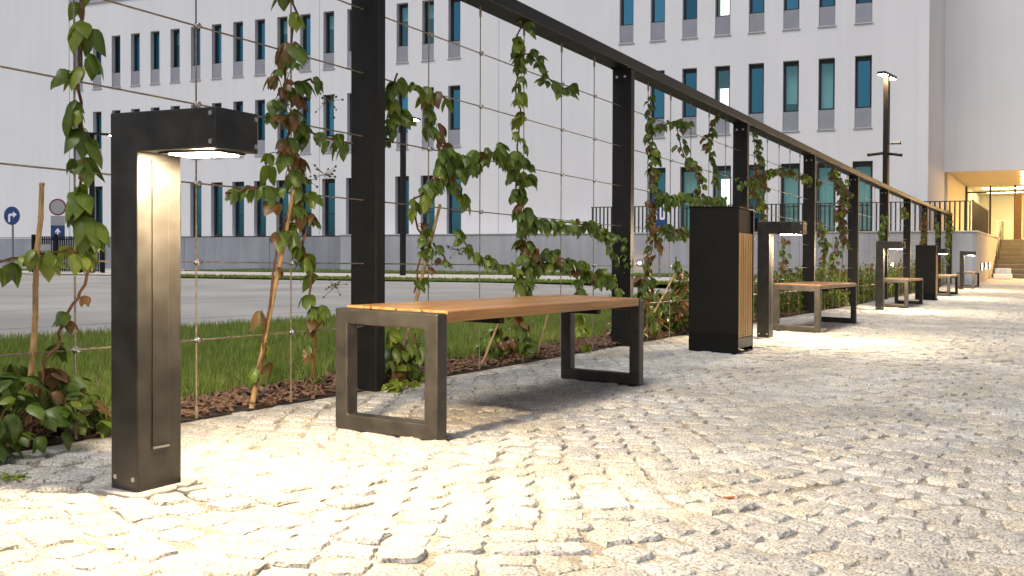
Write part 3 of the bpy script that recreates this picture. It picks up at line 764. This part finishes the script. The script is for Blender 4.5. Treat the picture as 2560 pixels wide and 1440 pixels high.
def leafvariant(seed, nl):
    r = random.Random(seed); V, F = [], []
    ped = [(0, 0, 0), (0, -.25, .10)]
    m = MB(); m.tube([(0, 0, 0), (0, -.12, .10), (0, -.28, .10)], .02, 4, False); V += m.v; F += m.f
    spread = {3: (-1.0, 0, 1.0), 4: (-1.2, -.4, .4, 1.2), 5: (-1.4, -.75, 0, .75, 1.4), 2: (-.7, .7)}[nl]
    for a in spread:
        az = a + r.uniform(-.2, .2); ln = r.uniform(.85, 1.15)*(1 - .16*abs(a)/1.4)
        leaflet(V, F, (0, -.28, .10), az, r.uniform(-.25, .35), ln*1.2, ln*.72, r.uniform(.45, .8), r.uniform(-.5, .5))
    me = {}
    for nm, mt in (('g', leafg), ('y', leafy), ('b', leafb)):
        q = bpy.data.meshes.new('leaf'); q.from_pydata(V, [], F); q.materials.append(mt)
        q.polygons.foreach_set('use_smooth', [True]*len(q.polygons)); q.update(); me[nm] = q
    return me
LEAF = [leafvariant(50+i, n) for i, n in enumerate((3, 4, 3, 5, 3, 2, 4, 2))]
VINES = [
 [([(2.29,1.6),(2.29,1.44),(2.28,1.31),(2.28,1.2),(2.29,1.11),(2.29,1.0),(2.27,0.91),(2.29,0.86),(2.31,0.75),(2.33,0.67)],19,0.078,0.045,0.03,0.25),
  ([(2.33,0.67),(2.3,0.57),(2.26,0.49),(2.22,0.42),(2.2,0.35)],11,0.07,0.04,0.25,0.1),
  ([(2.2,0.35),(2.14,0.28),(2.12,0.21),(2.12,0.14)],9,0.07,0.06,0.5,0.0),
  ([(2.33,0.64),(2.26,0.65),(2.17,0.65),(2.07,0.63),(1.93,0.61)],24,0.062,0.02,0.0,0.75)],
 [([(3.34,1.87),(3.38,1.71),(3.34,1.56),(3.32,1.44)],15,0.085,0.05,0.1,0.1),
  ([(3.32,1.44),(3.29,1.31),(3.32,1.19),(3.29,1.08),(3.38,0.99)],42,0.072,0.12,0.4,0.05),
  ([(3.38,0.99),(3.36,0.88),(3.29,0.79),(3.3,0.68)],30,0.075,0.1,0.25,0.05),
  ([(3.38,0.9),(3.46,0.8),(3.43,0.69),(3.47,0.56),(3.49,0.44),(3.52,0.36)],24,0.07,0.06,0.3,0.05),
  ([(3.32,1.39),(3.47,1.45),(3.55,1.41)],22,0.06,0.03,0.1,0.1),
  ([(3.39,1.24),(3.55,1.2),(3.77,1.19)],22,0.075,0.03,0.05,0.1),
  ([(3.26,0.94),(3.09,0.93),(2.96,0.9)],20,0.07,0.03,0.0,0.3),
  ([(3.26,0.72),(3.19,0.29),(3.14,0.11)],7,0.075,0.05,0.6,0.0),
  ([(3.48,0.36),(3.53,0.23),(3.48,0.09)],12,0.075,0.06,0.4,0.1)],
 [([(4.13,1.58),(4.08,1.48),(4.13,1.35),(4.1,1.23)],32,0.075,0.035,0.02,0.2),
  ([(4.13,1.54),(4.33,1.53),(4.58,1.53)],20,0.075,0.03,0.1,0.1),
  ([(4.43,1.55),(4.41,1.41),(4.46,1.33)],18,0.075,0.03,0.2,0.1),
  ([(4.46,1.33),(4.58,1.26),(4.56,1.12),(4.44,1.03)],40,0.075,0.09,0.35,0.05),
  ([(4.56,1.21),(4.85,1.2),(5.08,1.29),(5.48,1.25)],40,0.075,0.05,0.03,0.1),
  ([(4.6,1.15),(4.77,1.05),(4.83,0.96)],24,0.072,0.04,0.05,0.15),
  ([(4.44,1.03),(4.29,0.96),(4.33,0.83),(4.4,0.77)],30,0.068,0.06,0.1,0.35),
  ([(4.4,0.77),(4.37,0.64),(4.31,0.47)],18,0.068,0.05,0.3,0.1),
  ([(4.52,0.73),(4.6,0.64)],24,0.06,0.03,0.5,0.1),
  ([(4.15,0.4),(4.13,0.21),(4.08,-0.01)],26,0.07,0.04,0.0,0.6),
  ([(4.33,0.26),(4.29,0.1),(4.37,0.0)],18,0.08,0.08,0.2,0.0)],
 [([(5.57,2.2),(5.42,2.04),(5.46,1.9),(5.4,1.72),(5.48,1.53),(5.43,1.35),(5.48,1.25)],24,0.07,0.045,0.02,0.45),
  ([(5.47,1.95),(5.69,1.97),(5.84,1.86),(6.04,1.81),(6.3,1.88)],30,0.068,0.03,0.0,0.05),
  ([(5.48,1.25),(5.43,1.1),(5.48,0.95),(5.56,0.8),(5.54,0.63),(5.46,0.45)],58,0.078,0.09,0.15,0.05),
  ([(5.59,0.88),(5.99,0.91),(6.58,0.92),(7.03,0.85)],34,0.068,0.035,0.05,0.1),
  ([(6.73,0.93),(6.92,0.76),(7.07,0.64)],20,0.06,0.03,0.05,0.4),
  ([(4.72,0.79),(4.94,0.67),(5.23,0.62),(5.48,0.59)],26,0.055,0.025,0.0,0.8),
  ([(5.65,0.65),(6.06,0.66),(6.52,0.57),(7.04,0.51)],44,0.07,0.07,0.1,0.15),
  ([(6.31,0.55),(6.38,0.4)],34,0.07,0.07,0.1,0.1),
  ([(7.15,0.82),(7.2,0.57),(7.28,0.35)],46,0.055,0.04,0.0,0.05),
  ([(5.43,0.45),(5.38,0.28),(5.49,0.1)],30,0.08,0.09,0.2,0.05),
  ([(6.38,0.23),(6.32,0.07)],22,0.08,0.08,0.1,0.3)],
 [([(7.78,2.03),(7.74,1.83),(7.81,1.6),(7.75,1.43)],36,0.07,0.05,0.15,0.1),
  ([(7.75,1.43),(7.8,1.24),(7.71,0.97)],36,0.07,0.07,0.7,0.0),
  ([(7.71,0.97),(7.8,0.77),(7.67,0.54),(7.58,0.31)],38,0.075,0.09,0.6,0.0),
  ([(7.88,1.78),(8.38,1.91),(8.7,1.92)],26,0.065,0.03,0.0,0.1),
  ([(8.43,1.85),(8.54,1.61),(9.0,1.51),(9.06,1.32)],22,0.068,0.05,0.35,0.1),
  ([(9.61,2.17),(9.29,1.88),(9.43,1.66),(9.63,1.4)],24,0.065,0.03,0.3,0.2),
  ([(7.89,1.19),(8.71,1.26),(9.83,1.3)],44,0.065,0.05,0.05,0.15),
  ([(7.89,0.94),(8.29,0.92),(8.66,0.95)],30,0.075,0.04,0.3,0.1),
  ([(8.4,0.71),(8.51,0.43),(8.41,0.14)],30,0.07,0.08,0.7,0.0),
  ([(7.72,0.31),(7.91,0.17),(7.86,-0.03)],16,0.07,0.07,0.6,0.0)],
 [([(11.03,2.09),(11.12,1.83),(10.96,1.54),(11.22,1.29),(11.32,0.98)],46,0.065,0.07,0.3,0.2),
  ([(10.33,1.52),(11.04,1.6),(11.75,1.77),(12.87,1.84)],34,0.065,0.05,0.45,0.1),
  ([(11.13,1.69),(11.57,1.5)],24,0.06,0.05,0.3,0.1),
  ([(12.26,1.01),(12.37,0.71),(12.18,0.52)],36,0.06,0.08,0.5,0.0)],
 [([(15.16,2.04),(16.28,1.82),(15.81,1.42),(16.31,1.06)],60,0.075,0.14,0.65,0.1),
  ([(13.21,1.82),(14.33,1.8)],30,0.06,0.06,0.5,0.2),
  ([(14.49,1.24),(14.78,0.91),(14.51,0.5)],50,0.07,0.12,0.4,0.3),
  ([(15.66,1.05),(15.38,0.56)],50,0.07,0.16,0.5,0.2)],
 [([(20.19,1.59),(19.97,1.24),(20.24,0.86)],70,0.075,0.14,0.0,0.1),
  ([(23.0,1.94),(23.47,1.74)],40,0.07,0.08,0.3,0.5)],
 [([(26.5,1.93),(26.95,1.55),(26.33,0.93)],60,0.075,0.16,0.85,0.0),
  ([(29.75,1.86),(30.21,1.43)],36,0.075,0.1,0.1,0.6)],
 [([(33.17,2.18),(32.99,1.5),(32.94,0.77)],80,0.08,0.22,0.15,0.2)],
]

VLAB = ['vine with large drooping leaves left of the foreground lamp', 'browning vine tied to a cane between foreground lamp and first post',
        'vine right of the nearest thick post, climbing above the first bench', 'tall green vine reaching the beam behind the first bench',
        'reddish brown vine left of the nearer litter bin', 'vine climbing behind the nearer bin and the second lamp', 'brown and green vine above the second bench',
        'small rounded green vine beside the third lamp', 'rust red vine behind the farther litter bin', 'dense green vine at the far end of the trellis']
lr = random.Random(5)
for vi, segs in enumerate(VINES):
    bx = sum(p[0] for p in segs[0][0])/len(segs[0][0])
    root = thing('climbing_vine', VLAB[vi], 'vine', (bx, 2.95, tz(bx)), group='vines climbing the trellis')
    m = MB()
    for si, (pl, den, size, spr, br, ye) in enumerate(segs):
        pts = [Vector((x-bx, lr.uniform(-.012, .012), z + tz(x)-tz(bx))) for x, z in pl]
        fine = []
        for a, b in zip(pts[:-1], pts[1:]):
            for t in (0, .33, .66): fine.append(a.lerp(b, t)+Vector((lr.uniform(-.006, .006), lr.uniform(-.01, .01), lr.uniform(-.006, .006))))
        fine.append(pts[-1])
        m.tube(fine, [.0042 if spr < .03 else .0055]*len(fine), 5)
        L = sum((b-a).length for a, b in zip(fine[:-1], fine[1:])); n = max(2, int(L*den*1.2))
        for k in range(n):
            t = (k+lr.random())/n*(len(fine)-1); i = min(int(t), len(fine)-2); p = fine[i].lerp(fine[i+1], t-i)
            sp_ = spr*lr.random()**.6; th = lr.uniform(0, 2*math.pi)
            q = p + Vector((math.cos(th)*sp_, -abs(lr.gauss(0, .5))*spr*.5 + lr.uniform(-.01, .02), math.sin(th)*sp_))
            u = lr.random(); kind = 'b' if u < br else ('y' if u < br+ye else 'g')
            o = link('leaf', LEAF[lr.randrange(len(LEAF))][kind], root, q)
            sc_ = size*lr.uniform(.65, 1.3)*.98
            o.scale = (sc_, sc_, sc_*lr.uniform(.9, 1.15))
            side = 0 if lr.random() < .6 else math.pi
            o.rotation_euler = (lr.gauss(.0, .2), lr.gauss(0, .2), lr.gauss(-.45, .8)+side)
            if sp_ > .05: m.tube([p, p.lerp(q, .5)+Vector((0, 0, .01)), q], .0022, 3, False)
    m.build('stem', stemm, root)
    if vi == 1 or vi == 2:                                # green-brown berry clusters
        for bxx, bzz in ((3.52, 1.02), (3.2, 1.27), (3.55, 1.36), (3.40, .99), (3.6, .52)) if vi == 1 else ((4.66, .70),):
            q = MB()
            for j in range(16):
                e = Vector((lr.gauss(0, .03), lr.gauss(0, .03), lr.gauss(0, .022)))
                q.tube([(0, 0, 0), tuple(e)], .0012, 3, False); q.ball(tuple(e), lr.uniform(.004, .0065))
            q.build('berry_cluster', berry, root, (bxx-bx, -.05, bzz+tz(bxx)-tz(bx)), 0, True)
# leafy plant at the foot of the first vine
def lowplant(name, label, x, y, rad, h, n, size, mix, group=None):
    root = thing(name, label, 'plant', (x, y, gz(x, y)), group=group); m = MB()
    for k in range(n):
        th = lr.uniform(0, 6.28); rr = rad*lr.random()**.5; q = Vector((math.cos(th)*rr, math.sin(th)*rr*.55, h*(.25+.75*lr.random())*(1-.5*(rr/rad)**2)))
        if k % 2 == 0: m.tube([(q.x*.3, q.y*.3, -.01), (q.x*.6, q.y*.6, q.z*.6), tuple(q)], .003, 4, False)
        u = lr.random(); kind = 'b' if u < mix[0] else ('y' if u < mix[0]+mix[1] else 'g')
        o = link('leaf', LEAF[lr.randrange(len(LEAF))][kind], root, q); s = size*lr.uniform(.7, 1.25); o.scale = (s, s, s)
        o.rotation_euler = (lr.gauss(-.35, .4), lr.gauss(0, .4), th+math.pi/2+lr.gauss(0, .5))
    m.build('stem', stemm, root); return root
lowplant('shrub', 'low leafy plant spilling onto the setts at the left edge', 2.0, 3.06, .44, .27, 210, .068, (.12, .03))
lowplant('shrub', 'small leafy shoot left of the lamp by the grass', 2.42, 3.10, .22, .13, 40, .055, (.08, .2))
lowplant('shrub', 'leafy plant at the foot of the nearest thick post, seen under the bench', 4.25, 3.05, .20, .20, 34, .085, (.15, .1))
lowplant('shrub', 'yellow green trailing sprig lying on the setts beneath the bench', 4.0, 2.80, .12, .05, 12, .055, (.1, .8))
lowplant('shrub', 'tuft of leaves below the middle of the foreground bench', 5.6, 3.12, .25, .22, 40, .075, (.2, .2))
lowplant('shrub', 'reddish plant at the foot left of the nearer bin', 7.9, 3.15, .35, .25, 60, .07, (.5, .1))
hx = [(8.6, .30), (9.5, .46), (10.9, .50), (12.3, .42), (13.4, .50), (14.6, .56), (15.9, .58), (17.3, .5), (18.6, .55), (20.2, .6), (22.2, .6), (24.4, .62), (26.6, .66), (28.8, .7), (31.0, .75), (33.0, .95)]
hl = ['low shrub behind the nearer bin', 'shrub between second lamp and second bench', 'shrub behind the left end of the second bench', 'shrub behind the middle of the second bench',
      'shrub behind the right end of the second bench', 'dark shrub right of the second bench', 'dark shrub left of the third lamp', 'shrub behind the third bench end frame', 'shrub behind the middle of the third bench',
      'shrub left of the farther bin', 'shrub hidden partly by the farther bin', 'shrub behind the fourth bench', 'shrub right of the fourth bench', 'shrub left of the farthest lamp', 'shrub near the end of the trellis', 'tall shrub at the last trellis post']
for i, (x, h) in enumerate(hx):
    root = thing('shrub', hl[i], 'shrub', (x, 3.16, gz(x, 3.16)), group='shrubs at the foot of the trellis')
    V, F, mi = [], [], []
    h *= 1.3
    for k in range(900 if i < 8 else 700):
        th = lr.uniform(0, 6.28); ph = lr.random(); rr = lr.random()**.4
        c = (math.cos(th)*rr*.62, math.sin(th)*rr*.17, .03+h*ph*(1.05-.35*rr)*lr.uniform(.75, 1.1)); n0 = len(F)
        leaflet(V, F, c, lr.uniform(-3.1, 3.1), lr.uniform(-.6, .6), lr.uniform(.05, .085), lr.uniform(.028, .05), lr.uniform(.15, .45), lr.uniform(-.6, .6), 5)
        kk = lr.random(); mi += [2 if kk < .22 else (1 if kk < .30 else 0)]*(len(F)-n0)
    me = bpy.data.meshes.new('foliage'); me.from_pydata(V, [], F)
    for q in (leafg, leafy, leafb): me.materials.append(q)
    me.polygons.foreach_set('material_index', mi); me.update()
    o = link('foliage', me, root); o['kind'] = 'stuff'
    m = MB()
    for k in range(7): m.tube([(lr.uniform(-.2, .2), lr.uniform(-.05, .05), -.01), (lr.uniform(-.4, .4), lr.uniform(-.1, .1), h*.9)], .005, 4, False)
    m.build('stem', stemm, root)
# bamboo canes
for i, (a, b, r_, lb) in enumerate((((2.117, 2.93, .871), (2.097, 2.985, .0), .011, 'bright bamboo cane leaning at the left edge beside the first vine'), ((3.348, 2.93, .932), (3.138, 2.985, .0), .012, 'bamboo cane slanting up into the browning vine'),
        ((4.521, 2.93, .937), (4.20, 3.0, .0), .011, 'bamboo cane behind the left end of the foreground bench'), ((5.30, 2.96, .36), (5.10, 3.02, .0), .009, 'short pale cane behind the foreground bench'),
        ((6.0, 2.99, .40), (5.86, 3.03, .0), .007, 'thin brown cane behind the foreground bench end'), ((8.45, 2.95, .62), (7.75, 3.05, .0), .008, 'thin cane leaning left of the nearer bin'))):
    p0 = Vector((b[0], b[1], b[2]+gz(b[0], b[1])-.01)); p1 = Vector((a[0], a[1], a[2]+gz(a[0], a[1]))); pts, rr = [], []
    for j in range(9):
        t = j/8; q = p0.lerp(p1, t)+Vector((lr.uniform(-.004, .004), 0, 0))
        for dt, k in ((-.008, 1), (0, 1.16), (.008, 1)): pts.append(q+(p1-p0)*dt); rr.append(r_*k*(1-.25*t))
    o = MB().tube([p-p0 for p in pts], rr, 7).build('bamboo_cane', cane, None, p0, 0, True); tag(o, lb, 'cane')

# ------------------------------------------------------------------ small things on the walk
def onwalk(x, y, dz=0): return (x, y, gz(x, y)+dz)
for i, (x, y, rz, lx, ly, dz, lb) in enumerate(((1.985, 2.125, .5, .075, .035, .017, 'upper flat stone chip leaning on the foreground lamp foot'), (1.965, 2.085, -.2, .07, .04, .009, 'lower flat stone chip before the foreground lamp foot'),
        (2.45, 2.88, .3, .06, .03, .01, 'small stone chip at the mulch edge right of the lamp'))):
    m = MB().box(-lx/2, lx/2, -ly/2, ly/2, -.006, .006, .002)
    tag(m.build('stone_chip', slate, None, onwalk(x, y, dz), rz), lb, 'stone')
m = MB(); V, F = [], []
leaflet(V, F, (0, 0, .006), 0, .1, .045, .026, .03, .1); m.v, m.f, m.m = V, F, [0]*len(F); m.tube([(0, 0, .006), (0, .02, .012)], .001, 4)
tag(m.build('fallen_leaf', orangeleaf, None, onwalk(2.727, .82, .008), .6), 'single orange fallen leaf lying on the setts', 'leaf')
def weed(x, y, n, s, lb):
    V, F = [], []
    for k in range(n):
        leaflet(V, F, (lr.gauss(0, .02)*s, lr.gauss(0, .02)*s, .004), lr.uniform(-3.1, 3.1), lr.uniform(.1, .9), .035*s*lr.uniform(.6, 1.2), .012*s, .2, 0)
    m = MB(); m.v, m.f, m.m = V, F, [0]*len(F); tag(m.build('weed', leafy, None, onwalk(x, y, .004)), lb, 'weed')
weed(1.80, 2.60, 26, 1.0, 'small weed tuft at the left edge of the setts')
weed(4.3, 2.72, 8, 1.2, 'tiny weed between the bench ends on the setts')

# ------------------------------------------------------------------ street lamps
def streetlamp(label, loc, h, arms, rz):
    r = thing('street_lamp', label, 'street lamp', loc, rz, 'street lamps')
    MB().box(-.085, .085, -.06, .06, 0, h, .006).build('pole', steel2, r)
    for x0, x1, ledx in arms:
        a = MB().box(x0, x1, -.10, .10, h+.001, h+.065, .008).build('arm', steel2, r)
        MB().box(ledx-.14, ledx+.14, -.075, .075, h-.012, h).build('lens', ledfar, a)
    return r
streetlamp('single street lamp between the first post and the vine above the bench', (25.7, 18.04, 0), 5.0, ((-.55, .85, .62),), 0)
streetlamp('single street lamp at the left, behind the first vine', (22.8, 28.92, 0), 4.75, ((-.3, .95, .7),), math.radians(-35))
d = streetlamp('street lamp with two heads and cameras near the entrance', (26, 3.72, gz(26, 3.72)), 5.3, ((-.46, -.02, -.30), (.0, .52, .36)), math.radians(-8))
for i, (a, b) in enumerate((((-.1, .05, 3.4), (-.3, .32, 3.36)), ((.1, -.05, 3.4), (.2, -.3, 3.36)), ((.1, -.07, 3.66), (.16, -.28, 3.66)))):
    c = MB().tube([a, b], .035, 8).build('camera_housing', polegrey if i == 2 else steel2, d)
    MB().tube([b, tuple(Vector(b)+(Vector(b)-Vector(a))*.12)], .04, 8).build('camera_lens', binblack, c)

# ------------------------------------------------------------------ traffic signs and fence at the left
def disc(m, r, y0, y1, z, n=28): m.prism([(r*math.sin(2*math.pi*i/n), z+r*math.cos(2*math.pi*i/n)) for i in range(n)], y0, y1)
def sign(label, loc, rz, h): 
    t = thing('traffic_sign', label, 'traffic sign', loc, rz); MB().tube([(0, .03, -.1), (0, .03, h)], .03, 8).build('pole', polegrey, t); return t
t = sign('round blue turn-right sign at the left edge', (20.32, 29.62, -.05), math.radians(55.6-90-40), 1.7)
m = MB(); disc(m, .30, -.012, 0, 1.95); pl = m.build('sign_plate', signblue, t)
arrow = [(-.13, 1.75), (-.13, 1.96), (-.11, 2.0), (-.07, 2.02), (.05, 2.02), (.05, 2.09), (.19, 1.985), (.05, 1.88), (.05, 1.95), (-.04, 1.95), (-.06, 1.93), (-.06, 1.75)]
MB().prism(arrow, -.017, -.0125).build('arrow', signwhite, pl)
t = sign('round sign with dark red rim above a blue plate with an upward arrow', (23.08, 31.08, -.03), math.radians(53.4-90-20), 1.6)
m = MB(); disc(m, .30, -.012, 0, 2.36); pl = m.build('sign_plate', signred, t)
m = MB(); disc(m, .245, -.017, -.0125, 2.36); m.build('sign_face', signgrey, pl)
lo = MB().box(-.24, .24, -.012, 0, 1.18, 1.71).build('lower_plate', signblue, t)
MB().box(-.24, .24, -.0125, -.0121, 1.71, 2.05).build('upper_plate', signgrey, t)
MB().prism([(-.03, 1.22), (-.03, 1.50), (-.09, 1.44), (-.09, 1.50), (0, 1.62), (.09, 1.50), (.09, 1.44), (.03, 1.50), (.03, 1.22)], -.0165, -.0122).build('arrow', signwhite, lo)
t = sign('small blue information sign behind the vine at the second lamp', (27.0, 10.0, 0), math.radians(20-90), 1.7)
pl = MB().box(-.2, .2, -.012, 0, 1.55, 2.3).build('sign_plate', signblue, t)
MB().prism([(-.13, 1.72), (-.13, 2.18), (-.07, 2.18), (-.07, 1.72)], -.016, -.0125).build('figure', signwhite, pl)
m = MB(); m.prism([(.0, 1.74), (.0, 2.16), (.04, 2.19), (.11, 2.19), (.15, 2.16), (.15, 1.74), (.11, 1.71), (.04, 1.71)], -.016, -.0125); m.build('figure', signwhite, pl)
MB().prism([(.05, 1.78), (.05, 2.12), (.10, 2.12), (.10, 1.78)], -.0185, -.0162).build('figure_hole', signblue, pl)
fd = Vector((math.cos(FR), math.sin(FR), 0))
fen = thing('fence', 'low black vertical bar fence below the traffic signs at the left', 'fence', (22.1, 31.05, -.02), math.atan2(fd.y, fd.x)+math.radians(10))
for x in (0, .92, 1.85, 2.75): MB().box(x-.05, x+.05, -.05, .05, 0, 1.36, .005).build('post', binblack, fen)
x = .1
while x < 2.7:
    if min(abs(x-p) for p in (0, .92, 1.85, 2.75)) > .06: MB().box(x-.02, x+.02, -.012, .012, .08, 1.30).build('bar', binblack, fen)
    x += .088
for z in (.12, 1.18): MB().box(0, 2.75, .0125, .035, z, z+.04).build('rail', binblack, fen)
MB().box(.12, .72, -.03, -.0125, .80, 1.02).build('name_plate', signgrey, fen)
# low lights on the terrace wall
for i, s in enumerate((3.95, 7.9, 16.3)):
    p = fpt(s, 1.0, .42)
    t = thing('wall_light', ('small warm light low on the terrace wall behind the tall green vine', 'small warm light low on the terrace wall left of the nearer bin', 'brightest small warm light low on the terrace wall behind the third lamp')[i], 'wall light', p, FR)
    MB().box(-.07, .07, -.05, -.001, -.07, .07, .005).build('housing', polegrey, t); MB().ball((0, -.06, 0), .04, 8, 6).build('lens', ledwall, t)
